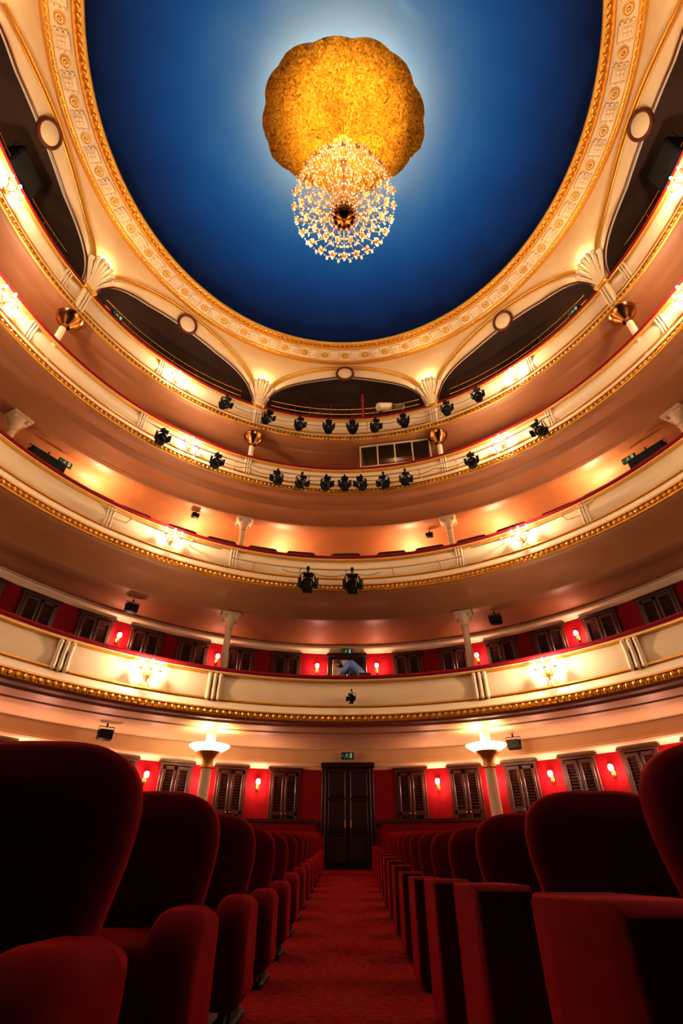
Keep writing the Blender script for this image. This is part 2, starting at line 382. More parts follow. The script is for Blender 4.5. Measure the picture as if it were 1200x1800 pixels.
# ------------------------------------------------------------ arches of the top gallery
PIER=[-114.5,-69.5,-23.5,23.5,69.5,114.5]
def rs(h): return 7.64-(h-13.)*.105
def rx(t,u,h): return rs(h)+.40*abs(sin(t))**.6*cos(u*pi/2)*max(0,min(1,(15.84-h)/.9))
A=top('gallery_arcade','cream arcade of elliptical arches under the dome frieze','arcade')
g=G(); gi=G(); go=G(); gr=G()
for b in range(5):
    c=rad((PIER[b]+PIER[b+1])/2); hw=rad((PIER[b+1]-PIER[b])/2)
    fi,fo=.92,.95
    HI=15.18
    def ai(u,f,hs,ha):
        q=abs(u)/f
        return hs if q>=1 else hs+(ha-hs)*math.sqrt(max(0,1-q**2.0))
    us=sorted(set([-1,-.97,-.94,.94,.97,1]+[fi*sin(pi/2*k/28) for k in range(-28,29)]))
    loops=[]
    for u in us:
        h0=ai(u,fi,13.1,HI); t=c+u*hw
        loops.append([P(t,rx(t,u,h0+(15.84-h0)*k/12),h0+(15.84-h0)*k/12) for k in range(13)])
    g.loft(loops,closed=False)
    ui=[fi*sin(pi/2*k/30) for k in range(-30,31)]
    gi.tube([P(c+u*hw,rx(c+u*hw,u,ai(u,fi,13.1,HI))-.02,ai(u,fi,13.1,HI)) for u in ui],.028,6)
    gr.loft([[P(c+u*hw,rx(c+u*hw,u,ai(u,fi,13.1,HI))+q,ai(u,fi,13.1,HI)) for q in (0,.06)] for u in ui],closed=False)
    uo=[fo*sin(pi/2*k/30) for k in range(-30,31)]
    go.tube([P(c+u*hw,rx(c+u*hw,u,ai(u,fo,13.5,15.66))-.03,ai(u,fo,13.5,15.66)) for u in uo],.05,8)
    u2=[(fo-.02)*sin(pi/2*k/30) for k in range(-30,31)]
    go.tube([P(c+u*hw,rx(c+u*hw,u,ai(u,fo-.02,13.5,15.58))-.03,ai(u,fo-.02,13.5,15.58)) for u in u2],.025,6)
    slope=math.atan(.105+.40*abs(sin(c))**.6/.9)
    x,y,z=P(c,rx(c,0,15.28)-.06,15.28)
    M=T_(x,y,z)@Matrix.Rotation(-c,4,'Z')@Matrix.Rotation(slope,4,'X')
    q=G(); q.tube([(.31*cos(2*pi*i/40),0,.31*sin(2*pi*i/40)) for i in range(40)],.05,8,closed=True)
    q2=G(); q2.loft([[(r*cos(2*pi*i/32),yy,r*sin(2*pi*i/32)) for i in range(32)] for r,yy in ((.29,.0),(.26,-.02),(.02,-.025))],False,True)
    oc=child(A,'oculus_ring',q.mesh('oculus_ring',OCR),M); child(oc,'oculus_panel',q2.mesh('oculus_panel',CREAM))
child(A,'spandrel',g.mesh('spandrel',CREAM,ang=60)); child(A,'inner_bead',gi.mesh('inner_bead',OCR)); child(A,'gold_archivolt',go.mesh('gold_archivolt',GOLD)); child(A,'arch_reveal',gr.mesh('arch_reveal',CREAM))
def palm():
    g=G()
    for i in range(-3,4):
        a=i*.125
        pts=[];rr=[]
        for k in range(9):
            t=k/8
            x=sin(a)*.95*t**1.5+i*.022; z=t*(1.22-.035*i*i*.7)*cos(a*.6)
            y=-.02-.22*t**2.2+.012*i*i*t
            pts.append((x,y,z)); rr.append(.028+.042*t)
        g.tube(pts,rr,8)
        p=pts[-1]; g.ell((p[0],p[1]-.03,p[2]-.01),(.08,.08,.06),8,6)
    g.loft([[(-.09,.0,0),(.09,.0,0)],[(-.12,-.02,.5),(.12,-.02,.5)],[(-.26,-.1,.95),(.26,-.1,.95)]],closed=False)
    a=g.mesh('palm_leaves',CREAM)
    g=G(); g.box(0,-.02,-.05,.36,.22,.10); g.box(0,-.02,-.16,.30,.18,.06); g.tube([(-.2,-.12,.0),(.2,-.12,.0)],.035,8)
    for x in (-.15,.15): g.ell((x,-.12,-.02),(.05,.05,.06),8,6)
    b=g.mesh('capital_band',GOLD)
    g=G(); g.box(0,-.02,-.62,.26,.16,.9)
    for x in (-.08,0,.08): g.tube([(x,-.10,-.22),(x,-.11,-.6),(x,-.10,-1.02)],.03,6)
    c=g.mesh('pilaster',CREAM)
    g=G(); g.lathe([(.02,-1.98),(.11,-1.97),(.14,-1.93),(.17,-1.88),(.25,-1.80),(.31,-1.70),(.33,-1.62),(.31,-1.60),(.25,-1.60),(.24,-1.52),(.18,-1.48),(.16,-1.35),(.16,-1.3)],28)
    d=g.mesh('brass_cup',BRASS)
    g=G(); g.lathe([(.13,-3.45),(.13,-3.35),(.085,-3.3),(.08,-1.78)],16)
    e=g.mesh('column_shaft',WHITE)
    return dict(name='palm_column',cat='column',label='slender cream column with gold cup and palm leaf capital',
      parts=[('palm_capital',a),('capital_band',b),('pilaster',c),('brass_cup',d,T_(0,.05,.22)),('column_shaft',e,T_(0,.12,0)),('uplight',plight('uplight',44,(1,.70,.36),.06),T_(0,-.38,1.3)),
             ])
PT=palm()
for pd in PIER:
    t=rad(pd); x,y,z=P(t,7.62,13.0)
    place(PT,(x,y,12.98),-t,group='palm columns')
# ------------------------------------------------------------ inner columns
def col_T(h,r=.10,bowl=False):
    cm=WHITE if bowl else TCOL
    g=G(); g.lathe([(r*1.7,0),(r*1.7,.06),(r*1.4,.08),(r*1.45,.13),(r*1.05,.17),(r,.3),(r*.88,h-.45)],20)
    s=g.mesh('column_shaft',cm)
    parts=[('column_shaft',s)]
    g=G()
    if not bowl:
        g.lathe([(r*.88,h-.46),(r*1.15,h-.44),(r*1.15,h-.41),(r*.95,h-.39),(r*1.1,h-.30),(r*1.7,h-.18),(r*2.3,h-.11)],20)
        g.box(0,0,h-.06,r*5.0,r*5.0,.09)
        for sx in (-1,1):
            for sy in (-1,1):
                g.ell((sx*r*1.7,sy*r*1.7,h-.15),(.05,.05,.05),8,6)
        parts.append(('capital',g.mesh('capital',cm)))
    else:
        g.lathe([(r*.9,h-.88),(r*1.25,h-.86),(r*1.25,h-.82),(r*1.0,h-.80),(r*1.05,h-.72),(r*1.4,h-.62),(r*2.1,h-.55),(r*2.2,h-.52)],24)
        parts.append(('gold_flare',g.mesh('gold_flare',GOLD)))
        g=G(); g.lathe([(r*.9,h-.56),(r*2.1,h-.52),(.44,h-.43),(.49,h-.39),(.49,h-.37),(.2,h-.44),(.02,h-.46)],32,cap=False)
        parts.append(('uplight_bowl',g.mesh('uplight_bowl',BOWL)))
        g=G(); g.lathe([(r*.9,h-.46),(r*.9,h-.02)],16); parts.append(('upper_shaft',g.mesh('upper_shaft',WHITE)))
        for a in (0,2.1,4.2): parts.append(('bowl_light',plight('bowl_light',12,(1,.70,.42),.08),T_(.3*cos(a),.3*sin(a),h-.28)))
    return dict(name='column',cat='column',label='slender cream column with moulded capital' if not bowl else 'cream column with gold flare and glowing uplight bowl',parts=parts)
T1=col_T(5.86-3.0,.10); T2=col_T(9.16-6.35,.105)
for td in (-92,-67,-21.5,21.5,67,92):
    t=rad(td)
    for T,z0,l in ((T1,3.0,2),(T2,6.35,3)):
        tt=rad(td*(.965 if (l==3 and abs(td)==67) else 1))
        rr=Rf(l,tt)+1.40; x,y,_=P(tt,rr,0); place(T,(x,y,z0),-tt,group='tier columns')
COLS=[]
for td in (-21.7,21.7,-66,66):
    t=rad(td); r=Rf(1,t)+1.5; r=max(r,9.1); x,y,_=P(t,r,0); f=fl(y); COLS.append((x,y))
    place(col_T(2.85-f-.06+.02,.135,True),(x,y,f),-t,group='stalls columns')
# ------------------------------------------------------------ door
def door(n,z0,w,h,r):
    D=top('door_%d'%n,'tall dark panelled double door in the rear wall','door',(0,CY+r,z0),kind='structure')
    g=G()
    for s in (-1,1): g.box(s*(w/2+.06),0,h/2,.12,.16,h)
    g.box(0,0,h+.06,w+.3,.18,.14)
    child(D,'door_frame',g.mesh('door_frame',DWOOD))
    g=G(); lw=w/2-.01
    g.box(0,0,h/2,lw,.05,h-.02,.01)
    for z,hh in ((h*.18,h*.24),(h*.5,h*.28),(h*.82,h*.24)):
        g.box(0,-.03,z,lw*.68,.03,hh,.012)
        g.tube([(-lw*.38,-.035,z-hh*.56),(lw*.38,-.035,z-hh*.56),(lw*.38,-.035,z+hh*.56),(-lw*.38,-.035,z+hh*.56)],.014,6,closed=True)
    leaf=g.mesh('door_leaf',DWOOD)
    g=G(); g.tube([(0,-.03,-.08),(0,-.08,-.07),(0,-.08,.07),(0,-.03,.08)],.012,8); hd=g.mesh('handle',GOLD)
    for s in (-1,1):
        c=child(D,'door_leaf',leaf,T_(s*(lw/2+.006),0,0)); child(c,'handle',hd,T_(-s*(lw/2-.07),0,h*.42))
door(1,0.0,1.2,2.30,10.78)
door(2,3.0,1.0,2.45,10.78)
g=G(); g.box(0,0,0,.42,.04,.5); pm=g.mesh('panel',MIR)
o=top('wall_notice','pale framed panel on the upper door','notice',(-.22,CY+10.6,5.05)); child(o,'panel',pm)
g=G(); g.tube([(-.22,0,-.26),(.22,0,-.26),(.22,0,.26),(-.22,0,.26)],.02,6,closed=True); child(o,'frame',g.mesh('frame',GOLD))
# ------------------------------------------------------------ shutters
def shut_T(w,h):
    g=G()
    for s in (-1,1): g.box(s*(w/2),.02,h/2,.07,.06,h)
    g.box(0,.02,h,w+.12,.07,.07); g.box(0,.02,0,w+.1,.07,.08); g.box(0,.02,h+.055,w+.20,.10,.04)
    fr=g.mesh('shutter_frame',WOOD)
    g=G(); lw=w/2-.04
    for s in (-1,1): g.box(s*(lw/2-.035),-.01,h/2,.07,.05,h-.1,.008)
    for z in (.08,h*.45,h-.09): g.box(0,-.01,z,lw,.05,.09,.008)
    ns=int(h/.075)
    for i in range(ns):
        z=.13+(h-.26)*(i+.5)/ns
        if abs(z-h*.45)<.06: continue
        g.M=T_(0,0,z)@Matrix.Rotation(rad(35),4,'X'); g.box(0,0,0,lw-.13,.014,.05,.003); g.M=Matrix()
    g.box(0,.03,h/2,lw,.01,h-.1,.002)
    lf=g.mesh('shutter_leaf',WOOD)
    g=G(); g.ell((0,-.05,0),(.022,.022,.022),8,6); g.tube([(0,-.01,0),(0,-.05,0)],.008,6); kn=g.mesh('knob',GOLD)
    return dict(name='shutter',cat='shutter',label='dark polished wooden louvred double shutter on the red wall',
        parts=[('shutter_frame',fr),('shutter_leaf',lf,T_(-lw/2-.01,0,0),[('knob',kn,T_(lw/2-.04,0,h*.45))]),('shutter_leaf',lf,T_(lw/2+.01,0,0),[('knob',kn,T_(-lw/2+.04,0,h*.45))])])
S0=shut_T(.76,1.85); S1=shut_T(.84,2.10)
def wallpos(t,off):
    r=Rw(t); x,y=r*sin(t),r*cos(t); nx,ny=x/9.7**2,y/10.9**2; n=math.hypot(nx,ny); nx/=n; ny/=n
    return (x-nx*off,CY+y-ny*off), -math.atan2(nx,ny)
for td in (9.2,17,24.8,32.6,40.4,48.2,56):
    for s in (-1,1):
        (x,y),ro=wallpos(rad(s*td),.08); place(S0,(x,y,.36),ro,group='stalls shutters')
for td in (10.2,17.9,25.6,33.2,41,49.3,57,65):
    for s in (-1,1):
        (x,y),ro=wallpos(rad(s*td),.08); place(S1,(x,y,3.40),ro,group='first tier shutters')
# ------------------------------------------------------------ wall sconces
def sconce_T(e,col,dz=.14,dy=-.26):
    g=G(); g.lathe([(.0,-.0),(.05,.0),(.05,.02),(.02,.03)],12); 
    for v in range(len(g.v)): x,y,z=g.v[v]; g.v[v]=(x*1.0,-z,y*1.6)
    g.tube([(0,-.02,-.02),(0,-.08,-.06),(0,-.12,-.03),(0,-.12,.02)],.012,8)
    g.lathe([(.02,.02),(.04,.035),(.03,.05)],12,(0,-.12))
    a=g.mesh('sconce_bracket',GOLD)
    g=G(); g.lathe([(.03,.05),(.05,.07),(.06,.11),(.06,.14),(.05,.17),(.03,.185)],16,(0,-.12)); b=g.mesh('glass_shade',SHADE)
    return dict(name='wall_sconce',cat='wall lamp',label='small glowing glass tulip sconce on the red wall',
        parts=[('sconce_bracket',a),('glass_shade',b),('sconce_light',plight('sconce_light',e,col,.06),T_(0,dy,dz))])
SC=sconce_T(30,(1,.50,.38),.08,-.22); SC2=sconce_T(170,(1,.64,.38),.30,-.42); SC2b=sconce_T(80,(1,.62,.36),.1,-.4)
for td in (13.1,21,28.8,36.6,44.4,52):
    for s in (-1,1):
        (x,y),ro=wallpos(rad(s*td),.01); place(SC,(x,y,1.80),ro,group='stalls sconces')
for td in (5.0,21.6,37.3,68):
    for s in (-1,1):
        (x,y),ro=wallpos(rad(s*td),.01); place(SC,(x,y,5.05),ro,group='first tier sconces')
for td in (13,30,49):
    for s in (-1,1):
        (x,y),ro=wallpos(rad(s*td),.01); place(SC2,(x,y,8.15),ro,label='glowing glass sconce on the cream gallery wall',group='second tier sconces')
for td in (10,32,54,76):
    for s in (-1,1):
        (x,y),ro=wallpos(rad(s*td),.01); place(SC2b,(x,y,10.8),ro,label='glowing glass sconce on the cream gallery wall',group='third tier sconces')
SC_FILL=sconce_T(18,(1,.62,.38))  # added fill lamps, lift the unlit top gallery
for td in (0,34,58,91):
    for s in ((-1,1) if td else (1,)):
        (x,y),ro=wallpos(rad(s*td),.01); place(SC_FILL,(x,y,14.3),ro,label='dim glass fill lamp added on the dark gallery wall',group='top gallery fill lamps')
# parapet crystal sconces
def psc(e,sc_=1):
    g=G(); g.ell((0,-.02,0),(.07,.03,.12),12,8)
    bl=G(); cr=G(); bl.ell((0,0,.13),(.024,.024,.05),8,6); bmsh=bl.mesh('bulb',BULB); bparts=[]
    for a in (-1,0,1):
        x=.16*a; y=-.16-.05*(1-abs(a))
        g.tube([(0,-.03,-.03),(x*.4,y*.6,-.10),(x*.85,y,-.08),(x,y,.0)],.011,6)
        g.lathe([(.012,0),(.04,.01),(.04,.02),(.015,.03),(.014,.09)],10,(x,y))
        bparts.append(('bulb',bmsh,T_(x,y,0)))
        for k in range(6):
            q=2*pi*k/6; cr.ell((x+.04*cos(q),y+.04*sin(q),-.04),(.010,.010,.026),5,4)
    for k in range(9):
        cr.ell((.05*(k-4),-.14+.01*abs(k-4),-.17+.015*abs(k-4)),(.012,.012,.035),5,4)
    for k in range(5):
        cr.ell((.04*(k-2),-.13,-.26+.03*abs(k-2)),(.012,.012,.04),5,4)
    return dict(name='crystal_sconce',cat='wall lamp',label='gold three-branch crystal sconce with lit candle bulbs on balcony front',
      parts=[('sconce_arms',g.mesh('sconce_arms',GOLD)),('crystal_drops',cr.mesh('crystal_drops',CRYS)),('sconce_light',plight('parapet_light',e,(1,.80,.62),.07),T_(0,-.27,.1))]+bparts)
PS=psc(135)
for l,tds,h in ((1,(35.5,84),3.45),(2,(37,84),6.85),(3,(38,80),10.12),(4,(45,90),12.45)):
    for td in tds:
        for s in (-1,1):
            t=rad(td*s); x,y,_=P(t,Rf(l,t)-.03,0); place(PS,(x,y,h),-t,group='balcony front sconces',scale=1.25)
# ------------------------------------------------------------ chandelier
CX,CYY=0,4.5
C=top('chandelier','huge gold and crystal chandelier with lit candle bulbs','chandelier',(CX,CYY,11.0))
g=G(); g.lathe([(.015,6.25),(.015,4.9),(.07,4.85),(.13,4.75),(.07,4.65),(.1,4.5),(.04,4.4),(.02,4.3),(.02,3.3),(.07,3.2),(.10,3.0),(.05,2.85),(.03,2.2),(.07,2.0),(.04,1.8),(.04,1.1),(.10,.95),(.06,.7),(.06,.5)],16)
child(C,'stem',g.mesh('stem',GOLD))
g=G(); g.lathe([(.02,-.14),(.04,-.10),(.05,-.05),(.10,-.02),(.22,.05),(.27,.14),(.25,.22),(.12,.34),(.06,.5)],24)
for k in range(12):
    a=2*pi*k/12; g.ell((.2*cos(a),.2*sin(a),.03),(.05,.05,.03),6,4)
child(C,'hub',g.mesh('hub',BRASS))
tiers=[(24,1.08,.66,.10,.25),(20,.98,1.22,.42,.2),(18,.84,1.80,.9,.15),(14,.66,2.35,1.45,.12),(10,.42,2.85,2.1,.1)]
bm=G(); bm.ell((0,0,.09),(.028,.028,.055),8,6); bmm=bm.mesh('bulb',BULBC)
cr=G()
def drop(x,y,z,s=1):
    cr.ell((x,y,z),(.019*s,.019*s,.040*s),5,4)
for ti,(n,r,z,zh,r0) in enumerate(tiers):
    g=G()
    pts=[]
    for k in range(11):
        u=k/10; pts.append((r0*.6+(r-r0*.6)*u,0,zh+.15+(z-zh-.15)*u**2-.22*sin(pi*u)*(1-.2*u)))
    g.tube(pts,.009,6); g.lathe([(.015,z),(.06,z+.015),(.055,z+.03),(.018,z+.04),(.017,z+.05)],10,(r,0))
    am=g.mesh('arm',GOLD)
    for i in range(n):
        a=2*pi*i/n+ (pi/n if n in (20,14) else 0)
        ao=child(C,'arm',am,Matrix.Rotation(a,4,'Z'))
        child(ao,'bulb',bmm,T_(r,0,z))
        x,y=r*cos(a),r*sin(a)
        for q in range(5):
            w=2*pi*q/5; drop(x+.06*cos(w),y+.06*sin(w),z-.04,.8)
        drop(x,y,z-.17,1.9 if ti==0 else 1.3)
        a2=a+2*pi/n
        for q in range(1,6):
            w=q/6; aa=a+(a2-a)*w; drop(r*cos(aa),r*sin(aa),z-.02-.16*sin(pi*w),.75)
        am_=(a+a2)/2
        if ti==0:
            for rr_,dz_,s_ in ((.97,.34,1.8),(.80,.42,1.6),(.6,.50,1.4),(.42,.55,1.2)): drop(r*rr_*cos(am_),r*rr_*sin(am_),z-dz_,s_)
            for rr_,dz_ in ((.88,.2),(.7,.27),(.5,.36)):
                for da in (-.25,.25): drop(r*rr_*cos(am_+da*2*pi/n),r*rr_*sin(am_+da*2*pi/n),z-dz_,1.1)
        else:
            drop(r*.8*cos(am_),r*.8*sin(am_),z-.25,1.3); drop(r*.55*cos(am_),r*.55*sin(am_),z-.38,1.1); drop(r*1.02*cos(am_),r*1.02*sin(am_),z-.22,1.4)
        for q in range(4):
            w=(q+.7)/4.6; k=int(w*10); p=pts[k]; drop(p[0]*cos(a),p[0]*sin(a),p[2]-.07,1.0)
for k in range(16):
    a=2*pi*k/16
    drop(.3*cos(a),.3*sin(a),.02,1.2); drop(.16*cos(a),.16*sin(a),1.6,1.1); drop(.2*cos(a),.2*sin(a),2.3,1.1); drop(.14*cos(a),.14*sin(a),3.0,1.1)
for q in range(1,12):
    for k in range(10):
        w=q/12; a=2*pi*k/10; rr=.42*(1-w)+.10*w; drop(rr*cos(a),rr*sin(a),2.9+1.2*w**1.5,.8)
child(C,'crystal_drops',cr.mesh('crystal_drops',CRYS),kind='stuff')
for k in range(3):
    a=2*pi*k/3+.4
    child(C,'chandelier_light',plight('chandelier_light',38,(1,.74,.42),.25),T_(1.25*cos(a),1.25*sin(a),.9))
for k in range(3):  # added spots aimed up, only to brighten the gold medallion
    a=2*pi*k/3+1.2
    sl=bpy.data.lights.new('medallion_fill_spot','SPOT'); sl.energy=(950,650,750)[k]; sl.color=(1,.77,.43); sl.spot_size=rad(72); sl.spot_blend=.45; sl.shadow_soft_size=.1
    child(C,'medallion_fill_spot',sl,T_(.32*cos(a),.22*sin(a),3.6)@Matrix.Rotation(pi,4,'X'))
# ------------------------------------------------------------ stage lights
def spot_T():
    g=G()
    def ylathe(prof,n=20):
        s=len(g.v); g.lathe(prof,n)
        for i in range(s,len(g.v)):
            x,y,z=g.v[i]; g.v[i]=(x,z,y)
    ylathe([(.13,-.2),(.14,-.2),(.14,-.16),(.125,-.15),(.125,.05),(.14,.06),(.14,.1),(.11,.16),(.06,.2),(.02,.21)])
    for k in range(4): ylathe([(.145,-.10+.05*k),(.145,-.085+.05*k)])
    a=g.mesh('housing',BLACK)
    g=G(); g.tube([(-.16,0,0),(-.17,0,.05),(-.16,0,.22),(-.1,0,.26),(.1,0,.26),(.16,0,.22),(.17,0,.05),(.16,0,0)],.014,6)
    g.tube([(0,0,.25),(0,0,.36)],.018,8); g.box(0,.01,.38,.07,.09,.09)
    for s in (-1,1): g.ell((s*.165,0,0),(.03,.03,.03),8,6)
    b=g.mesh('yoke',BLACK)
    g=G()
    s=len(g.v); g.lathe([(.12,-.195),(.09,-.215),(.01,-.225)],20)
    for i in range(s,len(g.v)): x,y,z=g.v[i]; g.v[i]=(x,z,y)
    c=g.mesh('lens',LENS)
    parts=[('housing',a),('yoke',b),('lens',c)]
    g=G(); g.box(0,-.07,0,.22,.14,.008,.002); d=g.mesh('barn_door',BLACK)
    for k in range(4):
        M=Matrix.Rotation(k*pi/2,4,'Y')@T_(0,-.2,.14)@Matrix.Rotation(rad(-35),4,'X')
        parts.append(('barn_door',d,M))
    return dict(name='stage_spotlight',cat='stage light',label='black stage spotlight with barn doors clamped to balcony front pipe',parts=parts)
SP=spot_T()
def spots(l,arr,h,off,sc_,grp):
    for i,td in enumerate(arr):
        t=rad(td); x,y,_=P(t,Rf(l,t)-off,0)
        o=place(SP,(x,y,h),-t+rad(random.uniform(-18,18)),group=grp,scale=sc_)
        o.rotation_euler[0]=rad(random.uniform(12,28))
spots(3,(-45,-32,-16.8,-11.3,-5,-.3,4,9.7,14.7,31,47.5),9.55,.42,.95,'third tier spotlights')
spots(4,(-33,-21.5,-12.6,-4.6,2,8,16,27.5,36),12.05,.42,.95,'top tier spotlights')
spots(2,(-8.4,1.2),6.08,.45,1.2,'second tier spotlights')
spots(1,(.9,),3.25,.2,.5,'first tier spotlight')
# pipes
def pipe(l,a,b,h,off,lab):
    o=top('lighting_pipe',lab,'pipe',(0,0,0))
    g=G(); ts=ths(rad(a),rad(b),30); g.tube([P(t,Rf(l,t)-off,h) for t in ts],.024,8); child(o,'pipe_rail',g.mesh('pipe_rail',STEEL))
    n=max(2,int(abs(b-a)/9))
    for i in range(n):
        t=rad(a+(b-a)*(i+.5)/n); g=G()
        x,y,_=P(t,Rf(l,t),0); M=T_(x,y,h)@Matrix.Rotation(-t,4,'Z')
        g.tube([(0,-off,0),(0,.0,0)],.014,6); g.box(0,-.02,0,.05,.05,.14); g.box(0,-off,0,.07,.07,.06)
        child(o,'pipe_bracket',g.mesh('pipe_bracket',STEEL),M)
pipe(3,-50,50,9.93,.42,'cream lighting pipe with brackets on the third balcony front')
pipe(2,-25,25,6.60,.42,'cream lighting pipe with brackets on the second balcony front')
pipe(2,-52,-27,6.85,.32,'short cream lighting pipe on the second balcony front')
pipe(2,27,52,6.85,.32,'short cream lighting pipe on the second balcony front')
pipe(4,-38,40,12.43,.42,'cream lighting pipe on the top balcony front')
for l,tt,h in ((3,[-32,-24,-16.8,-11.3,-5,-.3,4,9.7,14.7,22,31],9.92),(4,[-33,-21.5,-12.6,-4.6,2,8,16,27.5,36],12.42),(2,[-14,-8.4,1.2,8],6.6)):
    g=G(); pts=[]
    for a,b in zip(tt[:-1],tt[1:]):
        for k in range(8):
            u=k/8; t=rad(a+(b-a)*u); pts.append(P(t,Rf(l,t)-.36,h-.05-.10*sin(pi*u)*(b-a)/7))
    g.tube(pts,.008,5)
    top('power_cable','thin black cable sagging between spotlights','cable',mesh=g.mesh('cable',BLACK))
# ------------------------------------------------------------ exit signs
def sign_T(w=.36,h=.17):
    g=G(); g.box(0,0,0,w+.03,.05,h+.03); a=g.mesh('sign_case',BLACK)
    g=G(); g.box(0,-.026,0,w,.012,h,.002); b=g.mesh('sign_face',GREEN)
    g=G(); y=-.034; k=h/.17
    def quad(*p): g.add([(x*k,y,z*k) for x,z in p],[(0,1,2,3)])
    quad((.07,-.07),(.14,-.07),(.14,.07),(.07,.07))
    g.add([((-.02+.016*cos(i*pi/4))*k,y,(.05+.016*sin(i*pi/4))*k) for i in range(8)],[tuple(range(8))])
    quad((-.05,-.015),(-.02,-.02),(-.01,.03),(-.04,.03))
    quad((-.03,-.02),(-.015,-.015),(.02,-.045),(.01,-.055)); quad((.01,-.05),(.02,-.045),(.025,-.075),(.012,-.075))
    quad((-.05,-.015),(-.03,-.02),(-.06,-.055),(-.075,-.05)); quad((-.075,-.05),(-.06,-.058),(-.10,-.068),(-.10,-.058))
    quad((-.015,.025),(-.012,.012),(.03,.0),(.035,.01)); quad((-.04,.028),(-.035,.015),(-.075,.0),(-.08,.01))
    quad((-.16,-.006),(-.12,-.006),(-.12,.006),(-.16,.006)); g.add([(-.165*k,y,0),(-.145*k,y,-.02*k),(-.145*k,y,.02*k)],[(0,1,2)])
    c=g.mesh('pictogram',SIGNW,False)
    return dict(name='exit_sign',cat='exit sign',label='green emergency exit sign with white running figure',parts=[('sign_case',a),('sign_face',b,None,[('pictogram',c)])])
SG=sign_T()
for (x,y,z,ro,s) in ((0,15.14,2.6,0,.9),(0,15.1,5.62,0,.9),(-.35,14.9,9.02,0,1)):
    place(SG,(x,y,z),ro,group='exit signs',scale=s)
for td,r,h in ((-61,7.95,13.62),(61,7.95,13.62),(-55,9.4,8.97),(55,9.4,8.97)):
    t=rad(td); x,y,_=P(t,r,0); place(SG,(x,y,h),-t,group='exit signs',scale=.95)
# ------------------------------------------------------------ loudspeakers
def spk_T(w=.32,h=.22,d=.22):
    g=G(); g.box(0,0,0,w,d,h,.015); a=g.mesh('speaker_cabinet',BLACK)
    g=G(); g.box(0,-d/2-.005,0,w*.9,.01,h*.88,.003)
    for i in range(7): g.box(0,-d/2-.012,(-.5+(i+.5)/7)*h*.8,w*.86,.006,h*.05,.001)
    b=g.mesh('speaker_grille',DKG)
    g=G(); g.tube([(-w/2-.01,0,0),(-w/2-.015,0,h*.8),(w/2+.015,0,h*.8),(w/2+.01,0,0)],.01,6); g.tube([(0,0,h*.8),(0,0,h*.8+.08)],.02,8)
    return dict(name='loudspeaker',cat='loudspeaker',label='small black loudspeaker on a bracket',parts=[('speaker_cabinet',a),('speaker_grille',b),('speaker_bracket',g.mesh('speaker_bracket',BLACK))])
K1=spk_T(); K1s=spk_T(.22,.14,.16); K2=spk_T(.95,.40,.35); K3=spk_T(.9,.95,.6)
for td,r,h,T in ((-37.5,9.5,5.66,K1),(26.5,9.4,5.66,K1),(-36,9.8,2.58,K1),(25,10.1,2.58,K1),(-31,9.3,9.05,K1s),(17,9.6,9.05,K1s),(-58,9.3,8.55,K2),(58,9.3,8.55,K2),(-88,8.35,14.3,K3),(88,8.35,14.3,K3)):
    t=rad(td); x,y,_=P(t,r,0); place(T,(x,y,h),-t,label='large black box loudspeaker in the gallery' if T in (K2,K3) else None,group='loudspeakers')
# ------------------------------------------------------------ seats showing above the second rail
def bseat():
    g=G(); out=[(-.45,0),(.45,0),(.45,.28),(.38,.36),(-.38,.36),(-.45,.28)]
    g.pillow(out,[(.03,-.05),(0,-.02),(0,.02),(.03,.05)],lambda u,v,w:(u,w,v),(.02,.0)); a=g.mesh('seat_back',DWOOD)
    g=G(); 
    for s in (-1,1): g.tube([(s*.36,0,.02),(s*.36,0,-1.1)],.03,8)
    g.box(0,.2,-.5,.85,.4,.1); return dict(name='balcony_bench',cat='bench',label='dark wooden high-backed bench behind the balcony rail',parts=[('seat_back',a),('bench_frame',g.mesh('bench_frame',WOOD))])
BS=bseat()
for td in (-58,-50,-43,-34,-26,-17.5,-9.5,0,9.5,17.5,26,34,43,51,58):
    t=rad(td); x,y,_=P(t,Rf(2,t)+.75,0); place(BS,(x,y,7.47),-t,group='second tier benches')
# ------------------------------------------------------------ control booth, post, followspot
B=top('control_booth','glazed lighting control box with pale frames on the balcony rail','control booth',(1.65,11.80,10.66),rad(-9))
g=G()
for k in range(5): g.box(-1.16+.58*k,0,.48,.045,.05,.96,.008)
for z in (.02,.95): g.box(0,0,z,2.38,.06,.06,.01)
for s in (-1,1):
    g.box(s*1.16,.9,.48,.05,.05,.96,.008)
    for z in (.02,.95): g.box(s*1.16,.45,z,.05,.95,.05,.008)
child(B,'booth_frame',g.mesh('booth_frame',STEEL))
for k in range(4):
    g=G(); g.box(0,0,0,.52,.012,.88,.002); child(B,'glass_pane',g.mesh('glass_pane',GLASS),T_(-.87+.58*k,0,.485))
g=G(); g.box(0,.5,.15,1.9,.4,.06); g.box(-.4,.5,.26,.5,.3,.12); g.box(.5,.55,.38,.4,.06,.3)
child(B,'desk',g.mesh('desk',BLACK))
g=G(); g.box(0,.95,.45,2.3,.04,.9,.01); child(B,'back_panel',g.mesh('back_panel',PEACH))
g=G(); g.box(0,.48,.99,2.3,.95,.03,.01); child(B,'roof_panel',g.mesh('roof_panel',DWOOD))
g=G(); g.tube([(.05+.62*cos(a*pi/10),.75,.40+.36*sin(a*pi/10)) for a in range(10,-1,-1)],.03,8); child(B,'arched_frame',g.mesh('arched_frame',GOLD))
g=G(); g.tube([(0,0,0),(0,0,2.6)],.045,10); g.lathe([(.09,0),(.09,.02),(.04,.05)],12); g.lathe([(.06,2.2),(.06,2.3)],12)
top('support_post','thin red painted metal post in the top gallery','post',(.66,12.3,12.1),mesh=g.mesh('post',RPOST))
